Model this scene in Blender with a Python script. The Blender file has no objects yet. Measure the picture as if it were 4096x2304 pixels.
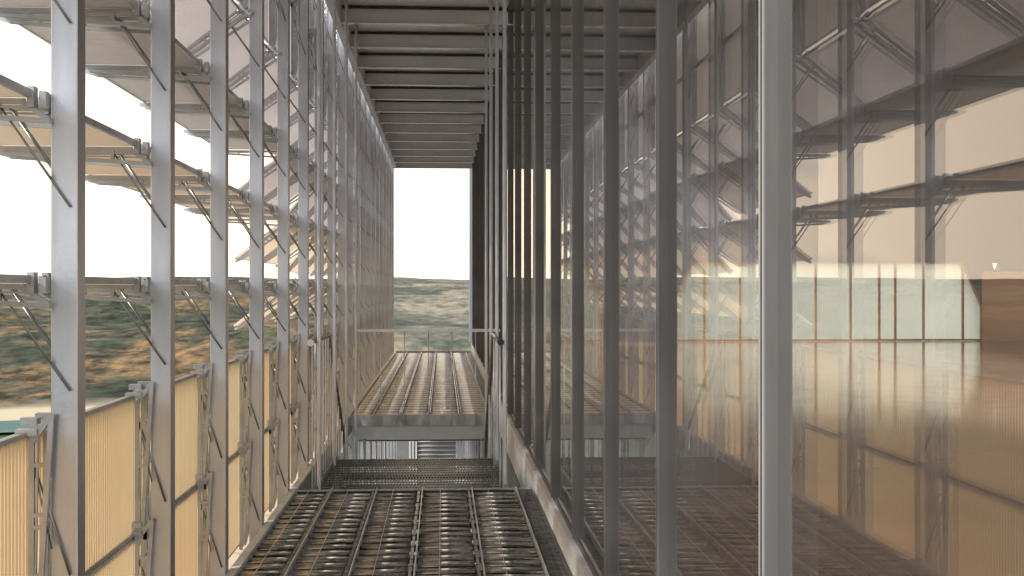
import bpy, math, random
from mathutils import Vector, noise
R = math.radians
random.seed(7)
scene = bpy.context.scene
col = scene.collection

# ------------------------------------------------------------------ camera
F_PX = 4700.0
YAW = math.atan(278.0 / F_PX)
cam_d = bpy.data.cameras.new('camera')
cam = bpy.data.objects.new('camera', cam_d)
col.objects.link(cam)
cam_d.sensor_width = 36.0
cam_d.lens = 36.0 * F_PX / 4096.0
cam_d.clip_start = 0.05
cam_d.clip_end = 20000
cam.location = (0, 0, 0)
cam.rotation_euler = (R(90), 0, -YAW)
scene.camera = cam

# ------------------------------------------------------------------ sky
SUN_EL, SUN_AZ = R(38), R(243)          # azimuth clockwise from +Y: sun to the left, slightly behind the viewer
w = bpy.data.worlds.new('World')
scene.world = w
w.use_nodes = True
nt = w.node_tree
nt.nodes.clear()
out = nt.nodes.new('ShaderNodeOutputWorld')
bg = nt.nodes.new('ShaderNodeBackground')
bg.inputs['Strength'].default_value = 0.135
sky = nt.nodes.new('ShaderNodeTexSky')
sky.sky_type = 'NISHITA'
sky.sun_disc = False
sky.sun_elevation = SUN_EL
sky.sun_rotation = SUN_AZ
tc = nt.nodes.new('ShaderNodeTexCoord')
mp = nt.nodes.new('ShaderNodeMapping')
mp.inputs['Scale'].default_value = (1.0, 1.0, 1.6)
mp.inputs['Location'].default_value = (1.37, 0.45, 0.2)
nz = nt.nodes.new('ShaderNodeTexNoise')
nz.inputs['Scale'].default_value = 4.0
nz.inputs['Detail'].default_value = 7.0
rp = nt.nodes.new('ShaderNodeValToRGB')       # thin grey wisps in a bright white cloud layer
rp.color_ramp.elements[0].position = 0.545
rp.color_ramp.elements[0].color = (0, 0, 0, 1)
rp.color_ramp.elements[1].position = 0.69
rp.color_ramp.elements[1].color = (1, 1, 1, 1)
sp = nt.nodes.new('ShaderNodeSeparateXYZ')
mr = nt.nodes.new('ShaderNodeMapRange')       # cloud cover thins towards the zenith
mr.inputs['From Min'].default_value = 0.45
mr.inputs['From Max'].default_value = 1.0
mr.inputs['To Min'].default_value = 0.97
mr.inputs['To Max'].default_value = 0.55
mx = nt.nodes.new('ShaderNodeMix')
mx.data_type = 'RGBA'
L = nt.links.new
L(tc.outputs['Generated'], mp.inputs['Vector'])
L(mp.outputs['Vector'], nz.inputs['Vector'])
L(nz.outputs['Fac'], rp.inputs['Fac'])
L(tc.outputs['Generated'], sp.inputs['Vector'])
L(sp.outputs['Z'], mr.inputs['Value'])
L(mr.outputs['Result'], mx.inputs['Factor'])
L(sky.outputs['Color'], mx.inputs['A'])
# the low sky ahead and to the left glows warmer than the sky behind the viewer
my = nt.nodes.new('ShaderNodeMapRange')
my.inputs['From Min'].default_value = -0.25
my.inputs['From Max'].default_value = 0.65
mz = nt.nodes.new('ShaderNodeMapRange')
mz.inputs['From Min'].default_value = 0.15
mz.inputs['From Max'].default_value = 0.75
mz.inputs['To Min'].default_value = 1.0
mz.inputs['To Max'].default_value = 0.0
mm = nt.nodes.new('ShaderNodeMath'); mm.operation = 'MULTIPLY'
wm = nt.nodes.new('ShaderNodeMix'); wm.data_type = 'RGBA'; wm.blend_type = 'MULTIPLY'
wm.inputs['B'].default_value = (1.16, 0.96, 0.73, 1)
L(sp.outputs['Y'], my.inputs['Value'])
L(sp.outputs['Z'], mz.inputs['Value'])
L(my.outputs['Result'], mm.inputs[0])
L(mz.outputs['Result'], mm.inputs[1])
L(mm.outputs[0], wm.inputs['Factor'])
wm.inputs['A'].default_value = (11.8, 11.9, 12.1, 1)
wi = nt.nodes.new('ShaderNodeMix'); wi.data_type = 'RGBA'
wi.inputs['B'].default_value = (5.9, 6.0, 6.05, 1)
L(rp.outputs['Color'], wi.inputs['Factor'])
L(wm.outputs['Result'], wi.inputs['A'])
L(wi.outputs['Result'], mx.inputs['B'])
L(mx.outputs['Result'], bg.inputs['Color'])
L(bg.outputs['Background'], out.inputs['Surface'])

# ------------------------------------------------------------------ sun
sd = bpy.data.lights.new('sun', 'SUN')
sd.energy = 4.6
sd.angle = R(6.0)
sd.color = (1.0, 0.97, 0.93)
sun = bpy.data.objects.new('sun', sd)
col.objects.link(sun)
sdir = Vector((math.sin(SUN_AZ) * math.cos(SUN_EL), math.cos(SUN_AZ) * math.cos(SUN_EL), math.sin(SUN_EL)))
sun.rotation_euler = (-sdir).to_track_quat('-Z', 'Y').to_euler()

vs = scene.view_settings
vs.view_transform = 'Standard'
vs.look = 'None'
vs.exposure = 0.3
vs.gamma = 1.0
vs.use_curve_mapping = False
scene.render.engine = 'CYCLES'
scene.cycles.max_bounces = 12
scene.cycles.transparent_max_bounces = 40
scene.cycles.glossy_bounces = 6
scene.cycles.caustics_reflective = False
scene.cycles.caustics_refractive = False

# ------------------------------------------------------------------ materials
def new_mat(name):
    m = bpy.data.materials.new(name)
    m.use_nodes = True
    m.node_tree.nodes.clear()
    o = m.node_tree.nodes.new('ShaderNodeOutputMaterial')
    return m, m.node_tree, o

def ramp(t, fac, stops):
    r = t.nodes.new('ShaderNodeValToRGB')
    e = r.color_ramp.elements
    while len(e) < len(stops):
        e.new(0.5)
    for i, (p, c) in enumerate(stops):
        e[i].position = p
        e[i].color = (*c, 1)
    t.links.new(fac, r.inputs['Fac'])
    return r.outputs['Color']

def noise_fac(t, scale, detail=6, vec=(1, 1, 1), rough=0.55, rot=(0, 0, 0), dist=0.0):
    c = t.nodes.new('ShaderNodeTexCoord')
    g = t.nodes.new('ShaderNodeNewGeometry')
    m = t.nodes.new('ShaderNodeMapping')
    m.inputs['Scale'].default_value = vec
    m.inputs['Rotation'].default_value = rot
    n = t.nodes.new('ShaderNodeTexNoise')
    n.inputs['Scale'].default_value = scale
    n.inputs['Detail'].default_value = detail
    n.inputs['Roughness'].default_value = rough
    n.inputs['Distortion'].default_value = dist
    t.links.new(g.outputs['Position'], m.inputs['Vector'])
    t.links.new(m.outputs['Vector'], n.inputs['Vector'])
    return n.outputs['Fac']

def pbr(name, c0, c1, metal=0.0, spec=.5, rough=0.5, rough2=None, scale=6.0, vec=(1, 1, 1), bump=0.0, bscale=40.0, detail=6, lo=0.35, hi=0.65):
    m, t, o = new_mat(name)
    b = t.nodes.new('ShaderNodeBsdfPrincipled')
    f = noise_fac(t, scale, detail, vec)
    t.links.new(ramp(t, f, [(lo, c0), (hi, c1)]), b.inputs['Base Color'])
    b.inputs['Metallic'].default_value = metal
    b.inputs['Specular IOR Level'].default_value = spec
    if rough2 is None:
        b.inputs['Roughness'].default_value = rough
    else:
        r = t.nodes.new('ShaderNodeMapRange')
        r.inputs['From Min'].default_value = 0.3
        r.inputs['From Max'].default_value = 0.7
        r.inputs['To Min'].default_value = rough
        r.inputs['To Max'].default_value = rough2
        t.links.new(noise_fac(t, scale * 2.7, 4, vec), r.inputs['Value'])
        t.links.new(r.outputs['Result'], b.inputs['Roughness'])
    if bump:
        bp = t.nodes.new('ShaderNodeBump')
        bp.inputs['Strength'].default_value = bump
        bp.inputs['Distance'].default_value = 0.01
        t.links.new(noise_fac(t, bscale, 4), bp.inputs['Height'])
        t.links.new(bp.outputs['Normal'], b.inputs['Normal'])
    t.links.new(b.outputs['BSDF'], o.inputs['Surface'])
    return m

M = {}
M['post'] = pbr('galvanised_post', (.46, .475, .51), (.58, .595, .63), metal=.85, rough=.28, rough2=.46, scale=1.6, vec=(3, 3, .5), bump=.06, bscale=90)
M['truss'] = pbr('cast_truss_steel', (.38, .39, .40), (.50, .50, .51), metal=.5, rough=.40, scale=9)
M['rod'] = pbr('dark_rod_steel', (.20, .20, .20), (.30, .30, .30), metal=.8, rough=.3, scale=12)
M['pole'] = pbr('white_tube_paint', (.66, .70, .76), (.76, .79, .84), metal=.15, rough=.33, scale=7)
M['white'] = pbr('white_coated_steel', (.62, .63, .65), (.78, .78, .79), metal=.05, rough=.42, scale=5, bump=.05)
M['worn'] = pbr('worn_zinc_fascia', (.34, .35, .37), (.62, .63, .65), metal=.35, rough=.38, rough2=.6, scale=9, vec=(1, 1, .35), lo=.38, hi=.62)
M['beam'] = pbr('beam_paint', (.70, .73, .78), (.75, .78, .83), metal=.2, rough=.42, scale=4)
M['flange'] = pbr('beam_flange_steel', (.78, .79, .82), (.84, .85, .87), metal=.6, rough=.25, scale=4)
M['soffit'] = pbr('soffit_sheet', (.76, .79, .83), (.80, .83, .87), metal=.1, rough=.4, scale=2)
M['dark'] = pbr('dark_seal', (.02, .02, .02), (.04, .04, .04), rough=.5, scale=9)
M['mull'] = pbr('mullion_anodised', (.110, .107, .104), (.145, .14, .136), metal=.0, spec=.25, rough=.4, scale=4, vec=(2, 2, .4))
M['mstrip'] = pbr('mullion_cover_strip', (.25, .245, .24), (.32, .315, .31), metal=.1, rough=.35, scale=4, vec=(2, 2, .4))  # lighter tone stands for light on the mullion's side face
M['slat1'] = pbr('dark_slat_steel', (.07, .072, .078), (.58, .57, .55), metal=.9, rough=.15, rough2=.32, scale=9, vec=(.5, 5.0, 1), lo=.42, hi=.60, bump=.12, bscale=30)
M['slat2'] = pbr('bright_slat_steel', (.90, .85, .77), (.97, .93, .86), metal=.35, rough=.24, rough2=.4, scale=7, vec=(.6, 3, 1), bump=.1)
M['divider'] = pbr('deck_divider_steel', (.70, .72, .74), (.88, .88, .88), metal=.55, rough=.32, rough2=.5, scale=10)
M['block'] = pbr('clamp_block_steel', (.14, .14, .14), (.36, .35, .34), metal=.7, rough=.35, scale=16)
M['mesh'] = pbr('perforated_plate', (.03, .03, .03), (.06, .06, .06), metal=.5, rough=.4, scale=14)
M['wood'] = pbr('handrail_wood', (.22, .12, .075), (.38, .23, .15), rough=.4, scale=10, vec=(4, .5, 4))
M['kerb'] = pbr('kerb_render', (.80, .81, .83), (.86, .86, .86), rough=.6, scale=2.2, bump=.1, bscale=50)
M['lowfloor'] = pbr('lower_floor_plate', (.22, .21, .205), (.30, .285, .275), metal=.2, rough=.45, scale=3)
M['lowwall'] = pbr('lower_wall_paint', (.20, .19, .185), (.25, .24, .235), rough=.55, scale=2)
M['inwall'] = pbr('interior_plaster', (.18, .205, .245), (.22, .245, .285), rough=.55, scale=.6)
M['inside_side'] = pbr('interior_orange_wall', (.80, .56, .38), (.85, .61, .43), rough=.5, scale=.5)
M['infloor'] = pbr('polished_floor', (.34, .24, .18), (.42, .30, .23), metal=.0, rough=.07, rough2=.15, scale=.7, bump=.04, bscale=3)
M['wframe'] = pbr('window_frame_bronze', (.46, .28, .15), (.58, .37, .22), metal=.3, rough=.4, scale=4)

def glass_mat(name, base, k, tint_t, tint_g):
    m, t, o = new_mat(name)
    ge = t.nodes.new('ShaderNodeNewGeometry')
    dt = t.nodes.new('ShaderNodeVectorMath'); dt.operation = 'DOT_PRODUCT'
    t.links.new(ge.outputs['Incoming'], dt.inputs[0]); t.links.new(ge.outputs['Normal'], dt.inputs[1])
    ab = t.nodes.new('ShaderNodeMath'); ab.operation = 'ABSOLUTE'
    t.links.new(dt.outputs['Value'], ab.inputs[0])
    om = t.nodes.new('ShaderNodeMath'); om.operation = 'SUBTRACT'; om.inputs[0].default_value = 1.0
    t.links.new(ab.outputs[0], om.inputs[1])
    fr = t.nodes.new('ShaderNodeMath'); fr.operation = 'POWER'; fr.inputs[1].default_value = 5.0
    t.links.new(om.outputs[0], fr.inputs[0])
    # the same reflectance whichever side of a sheet a ray meets first
    ma = t.nodes.new('ShaderNodeMath'); ma.operation = 'MULTIPLY_ADD'
    ma.inputs[1].default_value = k
    ma.inputs[2].default_value = base
    ma.use_clamp = True
    g = t.nodes.new('ShaderNodeBsdfGlossy')
    g.inputs['Roughness'].default_value = 0.0
    g.inputs['Color'].default_value = (*tint_g, 1)
    tr = t.nodes.new('ShaderNodeBsdfTransparent')
    tr.inputs['Color'].default_value = (*tint_t, 1)
    mix = t.nodes.new('ShaderNodeMixShader')
    t.links.new(fr.outputs[0], ma.inputs[0])
    t.links.new(ma.outputs[0], mix.inputs['Fac'])
    t.links.new(tr.outputs['BSDF'], mix.inputs[1])
    t.links.new(g.outputs['BSDF'], mix.inputs[2])
    t.links.new(mix.outputs['Shader'], o.inputs['Surface'])
    return m
M['glass'] = glass_mat('coated_glass', .11, .80, (.97, .965, .96), (.88, .84, .80))

def milky():
    m, t, o = new_mat('milky_glazing')
    tr = t.nodes.new('ShaderNodeBsdfTransparent'); tr.inputs['Color'].default_value = (.95, .98, .93, 1)
    tl = t.nodes.new('ShaderNodeBsdfTranslucent')
    t.links.new(ramp(t, noise_fac(t, .8, 3), [(.3, (.90, .94, .92)), (.7, (.97, .99, .97))]), tl.inputs['Color'])
    mix = t.nodes.new('ShaderNodeMixShader'); mix.inputs['Fac'].default_value = .66
    t.links.new(tr.outputs['BSDF'], mix.inputs[1]); t.links.new(tl.outputs['BSDF'], mix.inputs[2])
    t.links.new(mix.outputs['Shader'], o.inputs['Surface'])
    return m
M['milky'] = milky()

def panel_mat(name, d0, d1, t0, t1, fac):
    m, t, o = new_mat(name)
    f = noise_fac(t, 1.1, 3, (.6, .6, .6))
    d = t.nodes.new('ShaderNodeBsdfDiffuse')
    t.links.new(ramp(t, f, [(.35, d0), (.65, d1)]), d.inputs['Color'])
    tl = t.nodes.new('ShaderNodeBsdfTranslucent')
    t.links.new(ramp(t, f, [(.35, t0), (.65, t1)]), tl.inputs['Color'])
    g = t.nodes.new('ShaderNodeBsdfGlossy'); g.inputs['Roughness'].default_value = .3
    g.inputs['Color'].default_value = (.9, .9, .9, 1)
    m1 = t.nodes.new('ShaderNodeMixShader'); m1.inputs['Fac'].default_value = fac
    m2 = t.nodes.new('ShaderNodeMixShader'); m2.inputs['Fac'].default_value = .07
    t.links.new(d.outputs['BSDF'], m1.inputs[1]); t.links.new(tl.outputs['BSDF'], m1.inputs[2])
    t.links.new(m1.outputs['Shader'], m2.inputs[1]); t.links.new(g.outputs['BSDF'], m2.inputs[2])
    t.links.new(m2.outputs['Shader'], o.inputs['Surface'])
    return m
M['sheet'] = panel_mat('amber_ribbed_sheet', (.74, .66, .56), (.82, .75, .64), (.99, .85, .64), (.99, .91, .74), .72)  # same sheet in every row; light coming through is painted into the tint
M['sheet_peach'] = panel_mat('peach_ribbed_sheet', (.78, .73, .69), (.84, .79, .75), (.99, .90, .78), (1.0, .94, .85), .74)
M['sheet_pale'] = panel_mat('pale_ribbed_sheet', (.76, .76, .78), (.82, .81, .82), (.92, .87, .85), (.96, .92, .90), .5)

def terrain_mat():
    m, t, o = new_mat('hill_ground')
    b = t.nodes.new('ShaderNodeBsdfPrincipled')
    b.inputs['Roughness'].default_value = .95
    b.inputs['Specular IOR Level'].default_value = .1
    f1 = noise_fac(t, .012, 9, (1, .55, 1.5), .62, dist=.6)
    c1 = ramp(t, f1, [(.32, (.012, .022, .014)), (.43, (.028, .036, .024)), (.50, (.055, .055, .036)),
                      (.56, (.15, .095, .05)), (.63, (.036, .036, .024)), (.74, (.15, .135, .10))])
    f2 = noise_fac(t, .09, 8, (1, .6, 1), .7)
    c2 = ramp(t, f2, [(.38, (.16, .19, .16)), (.5, (.8, .82, .8)), (.64, (1.6, 1.5, 1.3))])
    mu = t.nodes.new('ShaderNodeMix'); mu.data_type = 'RGBA'; mu.blend_type = 'MULTIPLY'
    mu.inputs['Factor'].default_value = 1.0
    t.links.new(c1, mu.inputs['A']); t.links.new(c2, mu.inputs['B'])
    # valley floor: meadow near, sandy bank behind the river
    g = t.nodes.new('ShaderNodeNewGeometry')
    ln = t.nodes.new('ShaderNodeVectorMath'); ln.operation = 'MULTIPLY'; ln.inputs[1].default_value = (1, 1, 0)
    le = t.nodes.new('ShaderNodeVectorMath'); le.operation = 'LENGTH'
    t.links.new(g.outputs['Position'], ln.inputs[0]); t.links.new(ln.outputs[0], le.inputs[0])
    wob = t.nodes.new('ShaderNodeMath'); wob.operation = 'MULTIPLY_ADD'; wob.inputs[1].default_value = 60.0
    t.links.new(noise_fac(t, .02, 4), wob.inputs[0]); t.links.new(le.outputs['Value'], wob.inputs[2])
    mr_ = t.nodes.new('ShaderNodeMapRange'); mr_.inputs['From Min'].default_value = 425; mr_.inputs['From Max'].default_value = 530
    t.links.new(wob.outputs[0], mr_.inputs['Value'])
    rr = t.nodes.new('ShaderNodeValToRGB'); e = rr.color_ramp.elements
    e[0].position = 0.0; e[0].color = (0, 0, 0, 1); e[1].position = .06; e[1].color = (1, 1, 1, 1)
    n = e.new(.42); n.color = (1, 1, 1, 1); n = e.new(.7); n.color = (0, 0, 0, 1)
    t.links.new(mr_.outputs['Result'], rr.inputs['Fac'])
    m3 = t.nodes.new('ShaderNodeMix'); m3.data_type = 'RGBA'
    m3.inputs['B'].default_value = (.34, .29, .20, 1)
    t.links.new(rr.outputs['Color'], m3.inputs['Factor']); t.links.new(mu.outputs['Result'], m3.inputs['A'])
    mw = t.nodes.new('ShaderNodeMapRange'); mw.inputs['From Min'].default_value = 400; mw.inputs['From Max'].default_value = 425
    mw.inputs['To Min'].default_value = 1; mw.inputs['To Max'].default_value = 0
    t.links.new(wob.outputs[0], mw.inputs['Value'])
    m5 = t.nodes.new('ShaderNodeMix'); m5.data_type = 'RGBA'
    t.links.new(ramp(t, f2, [(.4, (.018, .040, .022)), (.6, (.04, .07, .04))]), m5.inputs['B'])
    t.links.new(mw.outputs['Result'], m5.inputs['Factor']); t.links.new(m3.outputs['Result'], m5.inputs['A'])
    m3 = m5
    # haze over the country straight ahead, painted as a paler, greyer ground colour
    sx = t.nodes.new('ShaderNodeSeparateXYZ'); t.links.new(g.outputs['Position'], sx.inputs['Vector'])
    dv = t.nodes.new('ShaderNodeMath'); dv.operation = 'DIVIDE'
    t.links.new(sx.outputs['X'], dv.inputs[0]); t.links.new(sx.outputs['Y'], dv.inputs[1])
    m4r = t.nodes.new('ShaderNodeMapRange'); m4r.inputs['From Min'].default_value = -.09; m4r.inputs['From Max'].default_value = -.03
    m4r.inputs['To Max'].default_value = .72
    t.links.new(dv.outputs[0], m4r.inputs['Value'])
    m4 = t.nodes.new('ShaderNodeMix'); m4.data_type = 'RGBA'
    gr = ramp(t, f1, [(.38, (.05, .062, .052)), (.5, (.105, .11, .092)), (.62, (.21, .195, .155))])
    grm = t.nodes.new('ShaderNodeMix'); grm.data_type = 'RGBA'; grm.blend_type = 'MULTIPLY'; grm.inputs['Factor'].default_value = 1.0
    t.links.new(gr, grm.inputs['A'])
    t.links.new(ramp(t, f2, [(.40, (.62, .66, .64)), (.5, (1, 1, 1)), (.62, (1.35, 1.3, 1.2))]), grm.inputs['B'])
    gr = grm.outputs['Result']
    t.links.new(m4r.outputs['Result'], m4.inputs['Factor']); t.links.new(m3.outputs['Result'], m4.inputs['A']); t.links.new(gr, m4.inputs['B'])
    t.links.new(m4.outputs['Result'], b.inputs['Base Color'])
    t.links.new(b.outputs['BSDF'], o.inputs['Surface'])
    return m
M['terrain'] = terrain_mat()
M['water'] = pbr('river_water', (.010, .055, .05), (.016, .08, .07), rough=.75, scale=.05)
M['road'] = pbr('pale_road', (.38, .37, .34), (.46, .45, .42), rough=.9, scale=.1)

# ------------------------------------------------------------------ helpers
class MB:
    def __init__(s):
        s.v, s.f, s.sm = [], [], []
    def quad(s, pts, sm=False):
        n = len(s.v); s.v += [tuple(p) for p in pts]; s.f.append(tuple(range(n, n + len(pts)))); s.sm.append(sm)
    def box(s, x0, x1, y0, y1, z0, z1):
        n = len(s.v)
        s.v += [(x0, y0, z0), (x1, y0, z0), (x1, y1, z0), (x0, y1, z0), (x0, y0, z1), (x1, y0, z1), (x1, y1, z1), (x0, y1, z1)]
        for q in ((0, 3, 2, 1), (4, 5, 6, 7), (0, 1, 5, 4), (1, 2, 6, 5), (2, 3, 7, 6), (3, 0, 4, 7)):
            s.f.append(tuple(n + i for i in q)); s.sm.append(False)
    def cbox(s, x0, x1, y0, y1, z0, z1, c):
        """upright box with chamfered vertical edges"""
        p = [(x0 + c, y0), (x1 - c, y0), (x1, y0 + c), (x1, y1 - c), (x1 - c, y1), (x0 + c, y1), (x0, y1 - c), (x0, y0 + c)]
        s.prism([(a, b, z0) for a, b in p], [(a, b, z1) for a, b in p])
    def prism(s, lo, hi, sm=False):
        n = len(s.v); k = len(lo)
        s.v += [tuple(p) for p in lo] + [tuple(p) for p in hi]
        s.f.append(tuple(n + i for i in range(k))[::-1]); s.sm.append(False)
        s.f.append(tuple(n + k + i for i in range(k))); s.sm.append(False)
        for i in range(k):
            j = (i + 1) % k
            s.f.append((n + i, n + j, n + k + j, n + k + i)); s.sm.append(sm)
    def tube(s, a, b, r, seg=10):
        a, b = Vector(a), Vector(b); d = (b - a).normalized()
        u = d.orthogonal().normalized(); w_ = d.cross(u)
        lo = [a + (u * math.cos(2 * math.pi * i / seg) + w_ * math.sin(2 * math.pi * i / seg)) * r for i in range(seg)]
        hi = [p + (b - a) for p in lo]
        s.prism(lo, hi, sm=True)
    def bar2(s, p, q, t, y0, y1):
        """bar in an XZ plane from p to q, thickness t, extruded y0..y1"""
        dx, dz = q[0] - p[0], q[1] - p[1]; l = math.hypot(dx, dz); nx, nz_ = -dz / l * t / 2, dx / l * t / 2
        c = [(p[0] + nx, p[1] + nz_), (q[0] + nx, q[1] + nz_), (q[0] - nx, q[1] - nz_), (p[0] - nx, p[1] - nz_)]
        s.prism([(a, y0, b) for a, b in c], [(a, y1, b) for a, b in c])
    def build(s, name, m, parent=None):
        me = bpy.data.meshes.new(name)
        me.from_pydata(s.v, [], s.f)
        me.polygons.foreach_set('use_smooth', s.sm)
        me.materials.append(m)
        me.update()
        import bmesh
        b = bmesh.new(); b.from_mesh(me); bmesh.ops.recalc_face_normals(b, faces=b.faces); b.to_mesh(me); b.free()
        o = bpy.data.objects.new(name, me)
        col.objects.link(o)
        if parent: o.parent = parent
        return o

def tag(o, label=None, cat=None, group=None, kind=None):
    if label: o['label'] = label
    if cat: o['category'] = cat
    if group: o['group'] = group
    if kind: o['kind'] = kind
    return o
def empty(name, loc=(0, 0, 0)):
    o = bpy.data.objects.new(name, None); col.objects.link(o); o.location = loc
    o.empty_display_size = .1
    return o
def copy_tree(o, parent=None):
    c = o.copy(); col.objects.link(c); c.parent = parent
    for ch in list(o.children): copy_tree(ch, c)
    return c
ORD = ['first', 'second', 'third', 'fourth', 'fifth', 'sixth', 'seventh', 'eighth', 'ninth', 'tenth', 'eleventh', 'twelfth', 'thirteenth',
       'fourteenth', 'fifteenth', 'sixteenth', 'seventeenth', 'eighteenth', 'nineteenth', 'twentieth', 'twenty-first', 'twenty-second']

BAY = 1.337
Y_END = 29.45
DECK = -1.61
GX = 0.775                 # face of the glass
def post_y(k): return 3.98 + BAY * k      # near face of post k

# ------------------------------------------------------------------ terrain
def hgt(x, y):
    r = math.hypot(x, y)
    a = math.atan2(x, y)
    n = noise.noise(Vector((math.sin(a) * 5.0, math.cos(a) * 5.0, 3.1)))
    n2 = noise.noise(Vector((x / 170, y / 170, 1.7)))
    n3 = noise.noise(Vector((x / 55, y / 55, 5.7)))
    base = -42.0
    if r < 460:
        return base + .5 * n2
    peak = 13 + 9 * n + 7 * noise.noise(Vector((x / 260, y / 260, 9.2)))
    t = min(1.0, (r - 460) / (1700 - 460))
    s = t ** .82
    z = base + (peak - base) * s + (12 * n2 + 5 * n3) * min(1, (r - 460) / 200) * (1 - .55 * t)
    if r > 1700:
        z -= (r - 1700) * .035
    return z
mb = MB()
radii = [0, 60, 120, 180, 240, 300, 330, 345, 360, 375, 390, 410, 430, 460] + [460 + 16 * i for i in range(1, 80)] + [1800, 1950, 2200, 2700, 3500, 5000]
NA = 400
for r in radii:
    for i in range(NA):
        a = 2 * math.pi * i / NA
        x, y = r * math.sin(a), r * math.cos(a)
        mb.v.append((x, y, hgt(x, y)))
for j in range(len(radii) - 1):
    for i in range(NA):
        i2 = (i + 1) % NA
        mb.f.append((j * NA + i, j * NA + i2, (j + 1) * NA + i2, (j + 1) * NA + i)); mb.sm.append(True)
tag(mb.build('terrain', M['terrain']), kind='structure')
mb = MB()
for i in range(NA):
    q = []
    for (ii, rr_) in ((i, 0), (i + 1, 0), (i + 1, 1), (i, 1)):
        a = 2 * math.pi * ii / NA
        wv = 5 * math.sin(a * 7) + 3 * math.sin(a * 17)
        r = (366 + wv * .5) if rr_ == 0 else (398 + wv * .3)
        q.append((r * math.sin(a), r * math.cos(a), -41.2))
    mb.quad(q)
tag(mb.build('river', M['water']), kind='structure')
mb = MB()
pr = None
for i in range(60):
    t = i / 59
    y = 620 + 520 * t; x = 44 + 8 * t + 7 * math.sin(t * 6) 
    z = max(hgt(x - 3, y), hgt(x + 3, y), hgt(x, y)) + .5
    cur = ((x - 2.2, y, z), (x + 2.2, y, z))
    if pr: mb.quad((pr[0], pr[1], cur[1], cur[0]))
    pr = cur
tag(mb.build('road', M['road']), kind='structure')

# ------------------------------------------------------------------ facade posts
posts = []
for k in range(0, 20):
    y = post_y(k)
    root = empty('facade_post', (-1.2535, y + .045, -5.0))
    tag(root, 'square grey steel facade post, %s counted from the left edge of the view' % ORD[k], 'post', 'square steel posts along the open side of the walkway')
    mb = MB(); mb.cbox(-.0435, .0435, -.045, .045, 0, 8.12, .003)
    o = mb.build('shaft', M['post'], root)
    mb = MB(); mb.box(-.055, .047, -.055, .055, 8.12, 8.16)
    mb.build('cap_plate', M['truss'], root)
    posts.append(root)

# ------------------------------------------------------------------ shading panels
PW = BAY - .04
def make_panel(theta, ox, dz, rod_to, sheet='sheet'):
    """theta: droop of the panel from level; origin of the hinge at (ox, row z + dz)"""
    root = empty('shading_panel', (0, 0, 0))
    ca, sa = math.cos(theta), math.sin(theta)
    def T(a, d):            # a outward along the panel, d towards its underside
        return (ox - a * ca + d * sa, dz - a * sa - d * ca)
    hw = PW / 2
    # corrugated sheet with thickness
    mb = MB()
    pitch = .031; n = int((PW - .01) / pitch); y0 = -n * pitch / 2
    prof = []
    for i in range(n):
        yy = y0 + i * pitch
        prof += [(yy, -.008), (yy + pitch * .42, -.008), (yy + pitch * .5, -.024), (yy + pitch * .92, -.024)]
    prof.append((y0 + n * pitch, -.012))
    th = .0025
    rows = []
    for a in (.012, .632):
        for off in (0, -th):
            idx = []
            for (yy, d) in prof:
                X, Z = T(a, d + off); idx.append(len(mb.v)); mb.v.append((X, yy, Z))
            rows.append(idx)
    A0, A1, B0, B1 = rows
    for i in range(len(prof) - 1):
        for (p, q) in ((A0, B0), (A1, B1), (A0, A1), (B0, B1)):
            mb.f.append((p[i], p[i + 1], q[i + 1], q[i])); mb.sm.append(False)
    for e in (0, -1):
        mb.f.append((A0[e], A1[e], B1[e], B0[e])); mb.sm.append(False)
    mb.build('ribbed_sheet', M[sheet], root)
    # hinge rail and outer edge trim
    mb = MB()
    c = [T(-.004, -.030), T(.011, -.030), T(.011, -.004), T(-.004, -.004)]
    mb.prism([(p[0], -hw + .008, p[1]) for p in c], [(p[0], hw - .008, p[1]) for p in c])
    mb.build('hinge_rail', M['truss'], root)
    mb = MB()
    c = [T(.633, -.026), T(.645, -.026), T(.645, -.008), T(.633, -.008)]
    mb.prism([(p[0], -hw + .008, p[1]) for p in c], [(p[0], hw - .008, p[1]) for p in c])
    mb.build('edge_trim', M['white'], root)
    # truss arms at both ends
    for sgn in (-1, 1):
        ya = sgn * (hw - .052); t2 = .007
        mb = MB()
        def bar(a0, d0, a1, d1, t, k=1.0): mb.bar2(T(a0, d0), T(a1, d1), t, ya - t2 * k, ya + t2 * k)
        bar(.02, .008, .665, .008, .018)
        bar(.012, .028, .64, .018, .006, .8)
        bar(-.060, .072, .60, .030, .017)
        bar(.028, .010, -.056, .068, .017, .96)
        for a in (.105, .27, .31, .47):
            bar(a, .008, a, .068 - a * .065, .014, .9)
        bar(.665, .012, .60, .030, .012, .92)
        # hinge blocks
        for (a0, a1, h) in ((-.052, -.030, -.024), (-.014, .008, -.040)):
            c = [T(a0, h), T(a1, h), T(a1, .030), T(a0, .030)]
            mb.prism([(p[0], ya - .02, p[1]) for p in c], [(p[0], ya + .02, p[1]) for p in c])
        mb.build('truss_arm', M['truss'], root)
        mb = MB()
        A = T(.115, .012)
        mb.tube((A[0], ya + sgn * .017, A[1]), (rod_to[0], ya + sgn * .017, rod_to[1]), .0040, 8)
        mb.tube((A[0] + .002, ya + sgn * .004, A[1] + .003), (rod_to[0] - .055, ya + sgn * .004, rod_to[1] + .091), .0032, 6)
        mb.build('actuator_rod', M['rod'], root)
    return root
ROD = (-1.231, -.353)
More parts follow.
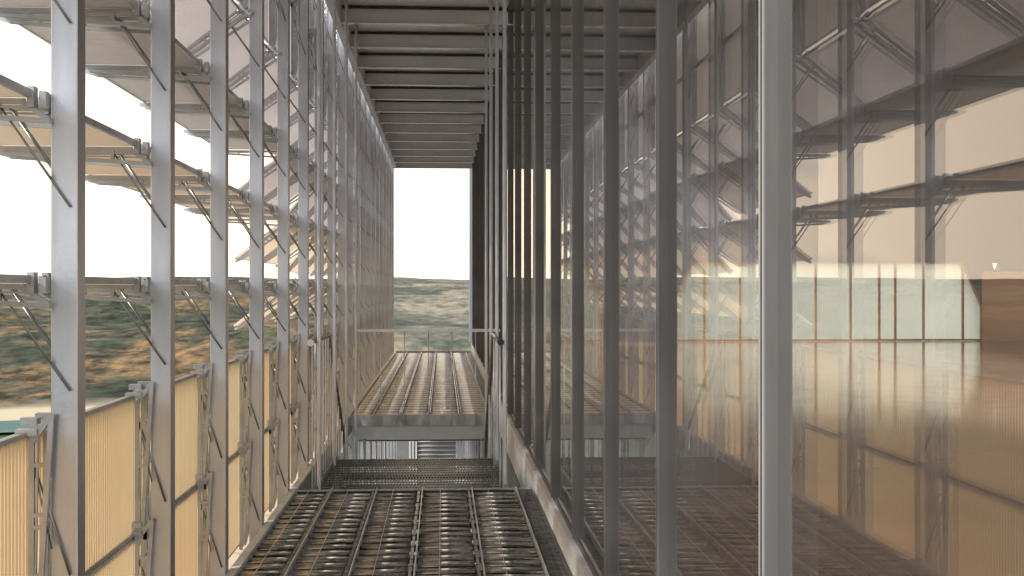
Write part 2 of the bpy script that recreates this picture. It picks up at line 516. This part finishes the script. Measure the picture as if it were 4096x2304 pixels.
protos = {
    'flat': make_panel(0, -1.35, 0.0, ROD),
    'tilt': make_panel(R(38), -1.36, .03, ROD),
    'steep': make_panel(R(50), -1.37, .05, ROD),
    'shut': make_panel(R(90), -1.357, .12, ROD),
    'flat_m': make_panel(0, -1.35, 0.0, ROD, 'sheet_peach'),
    'tilt_m': make_panel(R(38), -1.36, .03, ROD, 'sheet_peach'),
    'steep_m': make_panel(R(50), -1.37, .05, ROD, 'sheet_peach'),
    'flat_p': make_panel(0, -1.35, 0.0, ROD, 'sheet_pale'),
    'tilt_p': make_panel(R(38), -1.36, .03, ROD, 'sheet_pale'),
    'steep_p': make_panel(R(50), -1.37, .05, ROD, 'sheet_pale'),
    'shut_p': make_panel(R(90), -1.357, .12, ROD, 'sheet_pale'),
}
used = set()
STATE = {'flat': 'level', 'tilt': 'tilted', 'steep': 'steeply tilted', 'shut': 'closed'}
ROWN = {-3: 'bottom row', -2: 'second row up', -1: 'third row up', 0: 'eye-level row', 1: 'fifth row up', 2: 'sixth row up',
        3: 'seventh row up', 4: 'eighth row up', 5: 'top row'}
for k in range(-1, 19):
    for row in range(-3, 6):
        if row >= 4 or row in (-1, -2): st = 'shut'
        elif row == 3: st = 'tilt'
        elif row == -3: st = 'flat'
        else: st = 'flat' if k < 5 else ('tilt' if row == 0 or k < 7 else 'steep')
        sn = st
        if row >= 2: st += '_p'  # tint by row stands for the light passing through the sheets
        elif row >= 0: st += '_m'
        if st not in used:
            o = protos[st]; used.add(st)
        else:
            o = copy_tree(protos[st])
        zr = .61 * row + .012
        o.location = (0, post_y(k) + .045 + BAY / 2, zr)
        if k == -1: where = 'left of the first post'
        else: where = 'after the %s post' % ORD[k]
        tag(o, '%s ribbed %s shading panel, %s, %s from the left' % (STATE[sn], 'pinkish' if row >= 2 else ('peach' if row >= 0 else 'amber'), ROWN[row], where), 'shading panel', 'ribbed shading panels hung outside the posts')

for st, o in protos.items():
    if st not in used:
        for c in list(o.children): bpy.data.objects.remove(c)
        bpy.data.objects.remove(o)

# ------------------------------------------------------------------ walkway decks
STRIPS = [(-1.155, -.873), (-.873, -.519), (-.519, -.158), (-.158, .234), (.234, .585)]
def slat_strip(x0, x1, ya, yb, m, parent, rise_=.007, drop=.003, gap=.01):
    mb = MB(); p = .16712 if m is M['slat1'] else .08356; n = int((yb - ya) / p)
    for i in range(n):
        y0 = ya + i * p + gap; y1 = ya + (i + 1) * p - .006
        pts = []
        for j in range(7):
            t = j / 6
            pts.append((y0 + (y1 - y0) * t, DECK - .008 + rise_ * math.sin(math.pi * t) - drop * t))
        pts += [(y1, DECK - .03), (y0, DECK - .03)]
        tl_ = random.uniform(-.002, .002)
        mb.prism([(x0 + .012, a, b + tl_) for a, b in pts], [(x1 - (.045 if x1 < .5 else .008), a, b - tl_) for a, b in pts], sm=False)
        k = len(pts)
        for q in range(6): mb.sm[-k + q] = True
    return mb.build('slat_strip', m, parent)
def deck(ya, yb, m, label_far):
    root = empty('walkway', (0, ya, DECK))
    root['kind'] = 'structure'
    for (x0, x1) in STRIPS:
        o = slat_strip(x0, x1, ya, yb - .02, m, root, .0055 if m is M['slat1'] else .004, .003, .010 if m is M['slat1'] else .012)
    mbd, mbb, mbw, mbx = MB(), MB(), MB(), MB()
    for i, (x0, x1) in enumerate(STRIPS):
        mbd.box(x1 - .004, x1 + .004, ya, yb - .02, DECK - .05, DECK + .022)
        mbd.box(x1 - .004, x1 + .0, ya, yb - .02, DECK - .20, DECK - .052)
        p = .16712; n = int((yb - ya) / p)
        if i < 4:
            for j in range(n):
                y = ya + j * p
                jx = random.uniform(-.002, .002)
                mbb.box(x1 - .036 + jx, x1 - .018, y + .010, y + p - .012, DECK - .03, DECK + .004 + random.uniform(-.003, .003))
        xw = x0 + (x1 - x0) * .36
        mbw.box(xw - .0015, xw + .0015, ya, yb - .03, DECK + .006, DECK + .010)
    ny = int((yb - ya) / (BAY / 4))
    for j in range(ny):
        y = yb - .02 - j * BAY / 4
        mbx.box(-1.15, .575, y - .004, y + .004, DECK - .04, DECK - .004)
    def fix(o):
        o.parent = root; return o
    for o in (mbd.build('divider_bars', M['divider']), mbb.build('clamp_blocks', M['block']), mbw.build('tie_wires', M['divider']), mbx.build('cross_bars', M['dark'])):
        fix(o)
    # narrow grate beside the kerb
    mb = MB(); n = int((yb - ya) / .0279)
    for j in range(n):
        y = ya + j * .0279
        mb.box(.612, .712, y, y + .010, DECK - .035, DECK + .0)
    for x in (.608, .645, .680, .714):
        mb.box(x - .002, x + .002, ya, yb - .02, DECK - .037, DECK + .002)
    fix(mb.build('drain_grate', M['block']))
    mb = MB(); mb.box(-1.155, .726, yb - .018, yb + .012, DECK - .12, DECK + .006)
    fix(mb.build('end_nosing', M['worn']))
    for c in root.children:
        c.matrix_parent_inverse = root.matrix_world.inverted()
    root.location = (0, ya, DECK)
    for c in root.children:
        c.location = (0, -ya, -DECK)
        c.matrix_parent_inverse.identity()
    return root
deck(-1.2, 9.41, M['slat1'], False)
deck(14.98, Y_END, M['slat2'], True)
# front fascia and beam of the far deck
root = empty('bridge_front', (0, 14.95, -1.93))
tag(root, 'worn zinc front edge and dark beam carrying the far deck', 'beam')
def mk(name, mat, parent, *boxes):
    """boxes in world space, parent at its own location"""
    m_ = MB()
    px, py, pz = parent.location
    for b in boxes: m_.box(b[0] - px, b[1] - px, b[2] - py, b[3] - py, b[4] - pz, b[5] - pz)
    return m_.build(name, mat, parent)
mk('fascia', M['worn'], root, (-1.20, .60, 14.93, 14.975, -1.742, DECK + .004))
m_ = MB()
pl = [(-1.14, -1.76), (-1.10, -1.744), (.60, -1.744), (.60, -1.93), (-1.06, -1.93), (-1.14, -1.86)]
m_.prism([(x, .04, z + 1.93) for x, z in pl], [(x, .16, z + 1.93) for x, z in pl])
m_.build('beam', M['beam'], root)
mk('beam_lip', M['dark'], root, (-1.06, .60, 14.985, 15.12, -1.945, -1.931))

# edge strip outside the decks, with its fascia
root = empty('edge_curb', (-1.185, 14, -1.9))
tag(root, 'bright white steel strip along the left edge of the walkway', 'edge strip')
mk('top_plate', M['white'], root, (-1.208, -1.158, -1.2, Y_END, DECK - .012, DECK + .012))
mk('web_plate', M['worn'], root, (-1.206, -1.180, -1.2, Y_END, -1.87, DECK - .0121))
# kerb below the glass
KX0, KTOP = .735, -1.473
root = empty('glass_kerb', (.75, 14, -1.87))
tag(root, 'long pale rendered kerb under the glass wall', 'kerb')
mk('kerb_body', M['kerb'], root, (KX0, .84, -1.2, Y_END, -1.87, KTOP))
mk('kerb_flashing', M['mull'], root, (GX - .004, .86, -1.2, Y_END, KTOP, KTOP + .035))

# ------------------------------------------------------------------ glass wall
root = empty('glass_wall', (GX, 14, KTOP))
tag(root, 'tall reflective curtain wall with slim dark mullions on the right', 'glass wall')
mull_y = [4.045 + BAY * k for k in range(-4, 20)]
ys = [-1.2] + mull_y + [Y_END]
for i in range(len(ys) - 1):
    if i == len(ys) - 2 and ys[i + 1] - ys[i] < .1: continue
    mk('pane', M['glass'], root, (GX + .002, GX + .034, ys[i] + .016, ys[i + 1] - .016, KTOP + .036, 3.14))
for y in mull_y:
    mk('mullion', M['mull'], root, (GX - .028, GX + .036, y - .023, y + .023, KTOP + .0355, 3.15))
m_ = MB()
mk('head_rail', M['mull'], root, (GX - .03, GX + .07, -1.2, Y_END, 3.151, 3.22))
m2 = MB()
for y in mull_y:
    mk('cover_strip', M['mstrip'], root, (GX - .031, GX - .0282, y - .0175, y + .0235, KTOP + .0355, 3.15))  # thin strip added to paint the side face as catching light
for y in mull_y:
    m2.box(-.0322, -.0305, y - .005 - 14, y + .005 - 14, .06, 4.59)
m2.build('gasket_seams', M['dark'], root)

# ------------------------------------------------------------------ ceiling and beams
c_root = empty('ceiling', (0, 14, 3.2)); c_root['kind'] = 'structure'
mk('soffit', M['soffit'], c_root, (-1.215, .86, -1.2, Y_END + .05, 3.2, 3.36))
mk('edge_beam', M['beam'], c_root, (-1.222, -1.142, -1.2, Y_END + .05, 2.985, 3.1995))
for k in range(-3, 20):
    y = 4.03 + BAY * k
    if y > Y_END: continue
    b = empty('ceiling_beam', (-.2, y, 2.99))
    if k < 6: lab = 'dark steel ceiling beam overhead, %s from the near end' % ORD[k + 3]
    else: lab = 'dark steel ceiling beam, %s from the far end of the walkway' % ORD[19 - k - 1 if 19 - k - 1 >= 0 else 0]
    tag(b, lab, 'beam', 'cross beams under the walkway ceiling')
    m_ = MB(); m_.box(-.941, .985, -.006, .006, .012, .2095); m_.build('web', M['beam'], b)
    m_ = MB(); m_.box(-.941, .985, -.055, .055, 0, .0118); m_.build('bottom_flange', M['flange'], b)
    m_ = MB(); m_.box(-.93, .95, -.030, -.0062, .172, .200);  m_.build('service_rail', M['dark'], b)

# ------------------------------------------------------------------ support poles
def pole(x, y, z0, z1, lab):
    p = empty('support_pole', (x, y, z0))
    tag(p, lab, 'pole', 'slim round poles around the stair opening')
    m_ = MB(); m_.tube((0, 0, 0), (0, 0, z1 - z0), .0165, 14); m_.build('tube', M['pole'], p)
    m_ = MB(); m_.tube((0, 0, z1 - z0 - .03), (0, 0, z1 - z0 - .001), .026, 14); m_.build('top_collar', M['worn'], p)
LOWZ = -4.81
for i in range(4):
    pole(-.984, 9.46 + BAY * i, LOWZ, 2.99, 'full-height slim white pole left of the stair opening, %s from the near end' % ORD[i])
    pole(.50, 9.46 + BAY * i, LOWZ, 2.99, 'full-height slim white pole right of the stair opening, %s from the near end' % ORD[i])
for i in range(1, 10):
    pole(-.984, 13.55 + BAY * i, LOWZ, -1.90, 'short white pole below the far deck, left row, %s from the front' % ORD[i - 1])
    pole(.50, 13.55 + BAY * i, LOWZ, -1.90, 'short white pole below the far deck, right row, %s from the front' % ORD[i - 1])

# ------------------------------------------------------------------ stair down, landing
land = empty('perforated_landing', (0, 9.43, DECK))
tag(land, 'dark perforated metal landing between the near deck and the stair', 'landing')
m_ = MB()
X0, X1, Y0, Y1 = -.99, .495, .02, 1.66
nx, ny = 60, 13
px_, py_ = (X1 - X0) / nx, (Y1 - Y0) / ny
zt, zb = -.004, -.010
S = 12
for j in range(ny):
    for i in range(nx):
        off = px_ / 2 if j % 2 else 0
        cx, cy = X0 + px_ * (i + .5) + off, Y0 + py_ * (j + .5)
        if cx + px_ / 2 > X1 + .001: continue
        n0 = len(m_.v)
        # square ring of the cell, and the elongated hole in it
        for q in range(S):
            a = 2 * math.pi * q / S + math.pi / S
            ex, ey = math.cos(a), math.sin(a)
            s_ = 1 / max(abs(ex), abs(ey))
            m_.v.append((cx + ex * s_ * px_ / 2, cy + ey * s_ * py_ / 2, zt))
        for q in range(S):
            a = 2 * math.pi * q / S + math.pi / S
            m_.v.append((cx + math.cos(a) * px_ * .36, cy + math.sin(a) * py_ * .40, zt))
        for q in range(S):
            a = 2 * math.pi * q / S + math.pi / S
            m_.v.append((cx + math.cos(a) * px_ * .36, cy + math.sin(a) * py_ * .40, zb))
        for q in range(S):
            r_ = (q + 1) % S
            m_.f.append((n0 + q, n0 + r_, n0 + S + r_, n0 + S + q)); m_.sm.append(False)
            m_.f.append((n0 + S + q, n0 + S + r_, n0 + 2 * S + r_, n0 + 2 * S + q)); m_.sm.append(False)
m_.build('perforated_plate', M['mesh'], land)
m_ = MB(); m_.box(-.99, .495, 1.66, 1.70, -.07, 0); m_.box(-1.02, -.991, 0, 1.7, -.16, .03); m_.box(.496, .52, 0, 1.7, -.16, .03)
m_.build('landing_frame', M['block'], land)

st = empty('staircase', (0, 11.15, DECK))
tag(st, 'dark steel stair going down beneath the far deck', 'staircase')
ns = 19; rise, run = 3.2 / ns, .235
for i in range(ns - 1):
    m_ = MB(); y = .02 + run * i; z = -rise * (i + 1)
    m_.box(-.95, .46, y, y + .25, z - .03, z)
    m_.build('tread', M['mesh'], st)
for x in (-.985, .475):
    m_ = MB()
    a, b = (-.0, -.02), (run * ns, -3.2)
    c = [(a[0], a[1] + .05), (b[0], b[1] + .05), (b[0], b[1] - .0), (a[0], a[1] - .22)]
    m_.prism([(x - .008, p[0], p[1]) for p in c], [(x + .008, p[0], p[1]) for p in c])
    m_.build('stringer', M['worn'], st)

def stair_rail(x, side, capmat, railmat, nb, sp_):
    r = empty('stair_handrail', (x, 9.30, DECK))
    m_ = MB()
    m_.tube((0, .06, 1.18), (0, 1.52, 1.18), .019, 12)
    m_.build('level_handrail', railmat, r)
    m_ = MB(); m_.tube((0, 1.50, 1.175), (0, 4.9, 1.175 - 3.4 * rise / run), .019, 12)
    m_.build('sloping_handrail', M['rod'], r)
    m_ = MB(); m_.tube((0, .0, 1.18), (0, .059, 1.18), .027, 16)
    m_.build('end_cap', capmat, r)
    for i in range(nb):
        y = .14 + sp_ * i
        if y < 1.5: zt_, zb_ = 1.165, -.12
        else:
            zt_ = 1.165 - (y - 1.5) * rise / run; zb_ = zt_ - 1.25
        m_ = MB(); m_.tube((0, y, zb_), (0, y, zt_), .0060, 8); m_.build('baluster', M['pole'], r)
    return r
tag(stair_rail(-1.035, -1, M['pole'], M['wood'], 20, .215), 'stair handrail with thin white balusters on the open left side', 'handrail')
tag(stair_rail(.462, 1, M['dark'], M['rod'], 4, 1.1), 'stair handrail with round black end beside the glass', 'handrail')

# guard rail across the far deck
g = empty('guard_rail', (0, 14.92, DECK))
tag(g, 'slim horizontal guard rail crossing in front of the far deck', 'railing')
m_ = MB(); m_.box(-1.07, .73, -.02, .02, 1.055, 1.09); m_.build('top_rail', M['divider'], g)
for i in range(6):
    x = -.78 + .30 * i
    if x > .7: continue
    m_ = MB(); m_.tube((x, -.002, -.14), (x, -.002, 1.055), .0062, 8); m_.build('baluster', M['pole'], g)

# threshold rail at the far end
t_ = empty('end_threshold', (0, Y_END, DECK))
tag(t_, 'low pale threshold rail at the far end of the deck', 'threshold')
m_ = MB(); m_.box(-1.15, .726, .02, .07, -.10, .045); m_.build('rail_body', M['white'], t_)

# ------------------------------------------------------------------ lower level
lf = empty('lower_floor', (0, 15, LOWZ)); lf['kind'] = 'structure'
mk('floor_plate', M['lowfloor'], lf, (-1.2, .78, 4, Y_END + .6, LOWZ - .1, LOWZ))
lw = empty('lower_wall', (0, Y_END, LOWZ))
tag(lw, 'plain grey wall closing the lower level under the far deck', 'wall')
mk('wall_panel', M['lowwall'], lw, (-1.2, .78, Y_END + .3, Y_END + .4, LOWZ, -1.9))
mk('side_panel', M['lowwall'], lw, (.73, .78, 9, Y_END + .3, LOWZ, -1.88))
cb = empty('lower_screen', (-.13, 26, LOWZ))
tag(cb, 'grey screen with thin horizontal white bars under the far deck', 'screen')
mk('backing', M['lowwall'], cb, (-.58, .31, 26.03, 26.06, LOWZ, -1.95))
for i in range(20):
    z = -3.30 - .0975 * i + .4
    if z < LOWZ + .05: break
    mk('bar', M['white'], cb, (-.58, .31, 26.0, 26.015, z - .008, z + .008))
m_ = MB()
for (xa, xb) in ((-.72, -.58), (.31, .45)):
    for q in range(3):
        x = xa + (xb - xa) * q / 2
        m_.box(x - .45 * 0 + .13 - .016, x + .13 + .016, -.02, .02, 0, 2.85)
m_.build('frame', M['pole'], cb)

# ------------------------------------------------------------------ the hall behind the glass
RX1, RY1 = 19.5, 35.0
h = empty('hall_floor', (10, 17, DECK)); h['kind'] = 'structure'
mk('floor_sheet', M['infloor'], h, (.842, RX1, -4, RY1, DECK - .15, DECK - .004))
hr = empty('hall_ceiling', (10, 17, 9.2)); hr['kind'] = 'structure'  # roof out of view, added to dim the hall
mk('ceiling_sheet', M['inwall'], hr, (.85, RX1, -4, RY1, 9.2, 9.4))
hw_ = empty('hall_wall', (10, RY1, DECK))
tag(hw_, 'tall plain orange-beige wall at the far end of the hall', 'wall')
def px_to_x(u): return (u - 1113) / 2955 * RY1
ZT, ZB = .765, -1.606
def hexa(xa, xb, ca, cb, za, zb):   # outline of a window with slanted ends
    return [(xa + ca, zb), (xb - cb, zb), (xb, zb - (zb - za) * .6), (xb, za), (xa, za), (xa, zb - (zb - za) * .6)]
WINS = [(px_to_x(1335), px_to_x(1516), .35, .55), (px_to_x(1688), px_to_x(2500), .75, .58)]
# wall: built as bands round the openings
m_ = MB()
def wb(pts):
    m_.prism([(x - 10, 0, z - DECK) for x, z in pts], [(x - 10, .35, z - DECK) for x, z in pts])
xe = [-1.4 + 2.2, WINS[0][0], WINS[0][1], WINS[1][0], WINS[1][1], RX1 + .3]
wb([(xe[0], ZT), (xe[5], ZT), (xe[5], 12), (xe[0], 12)])
wb([(xe[0], DECK), (xe[1], DECK), (xe[1], ZT), (xe[0], ZT)])
wb([(xe[2], DECK), (xe[3], DECK), (xe[3], ZT), (xe[2], ZT)])
tx0, tx1 = px_to_x(2530), px_to_x(2556)
mk('lower_panel', M['inside_side'], hw_, (xe[4] + .03, xe[5] - .02, RY1 - .03, RY1 - .004, DECK, .50))
wb([(xe[4], DECK), (xe[5], DECK), (xe[5], .54), (xe[4], .54)])
wb([(xe[4], .54), (tx0 + .08, .54), (tx0, ZT), (xe[4], ZT)])
wb([(tx1 - .08, .54), (xe[5], .54), (xe[5], ZT), (tx1, ZT)])
for (xa, xb, ca, cb_) in WINS:
    zc = ZT - (ZT - DECK) * .55
    wb([(xa, ZT), (xa, zc), (xa + ca, ZT)])
    wb([(xb, ZT), (xb, zc), (xb - cb_, ZT)])
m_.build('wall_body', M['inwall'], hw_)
sw = empty('hall_side_wall', (RX1, 17, DECK))
tag(sw, 'orange side wall of the hall at the right edge', 'wall')
mk('wall_body', M['inside_side'], sw, (RX1, RX1 + .3, -4, RY1, DECK, 12))
mk('dark_band', M['rod'], sw, (RX1 - .03, RX1, 20, RY1 - .1, -.30, .02))  # dark strip painted in for the reflection of the eye-level panels
def ribbon(win, bars, label):
    xa, xb, ca, cb_ = win
    w_ = empty('ribbon_window', ((xa + xb) / 2, RY1, DECK))
    tag(w_, label, 'window')
    cx = (xa + xb) / 2
    zc = ZT - (ZT - DECK) * .55
    pl = [(xa + ca, ZT), (xb - cb_, ZT), (xb, zc), (xb, DECK + .03), (xa, DECK + .03), (xa, zc)]
    m_ = MB()
    for i in range(len(pl)):
        a, b = pl[i], pl[(i + 1) % len(pl)]
        m_.bar2((a[0] - cx, a[1] - DECK), (b[0] - cx, b[1] - DECK), .05, -.03, .05)
    m_.build('frame', M['wframe'], w_)
    for u in bars:
        x = px_to_x(u) - cx
        m_ = MB(); m_.box(x - .032, x + .032, -.025, .045, .03, ZT - DECK - .03); m_.build('mullion', M['wframe'], w_)
    m_ = MB()
    m_.prism([(x - cx, .055, z - DECK) for x, z in pl], [(x - cx, .065, z - DECK) for x, z in pl])
    m_.build('pane', M['milky'], w_)
ribbon(WINS[0], [1400, 1463], 'small milky window with slanted ends, left one in the hall wall')
ribbon(WINS[1], [1778, 1870, 1990, 2066, 2157, 2232, 2274, 2348, 2452], 'long milky ribbon window with slanted ends seen through the glass')
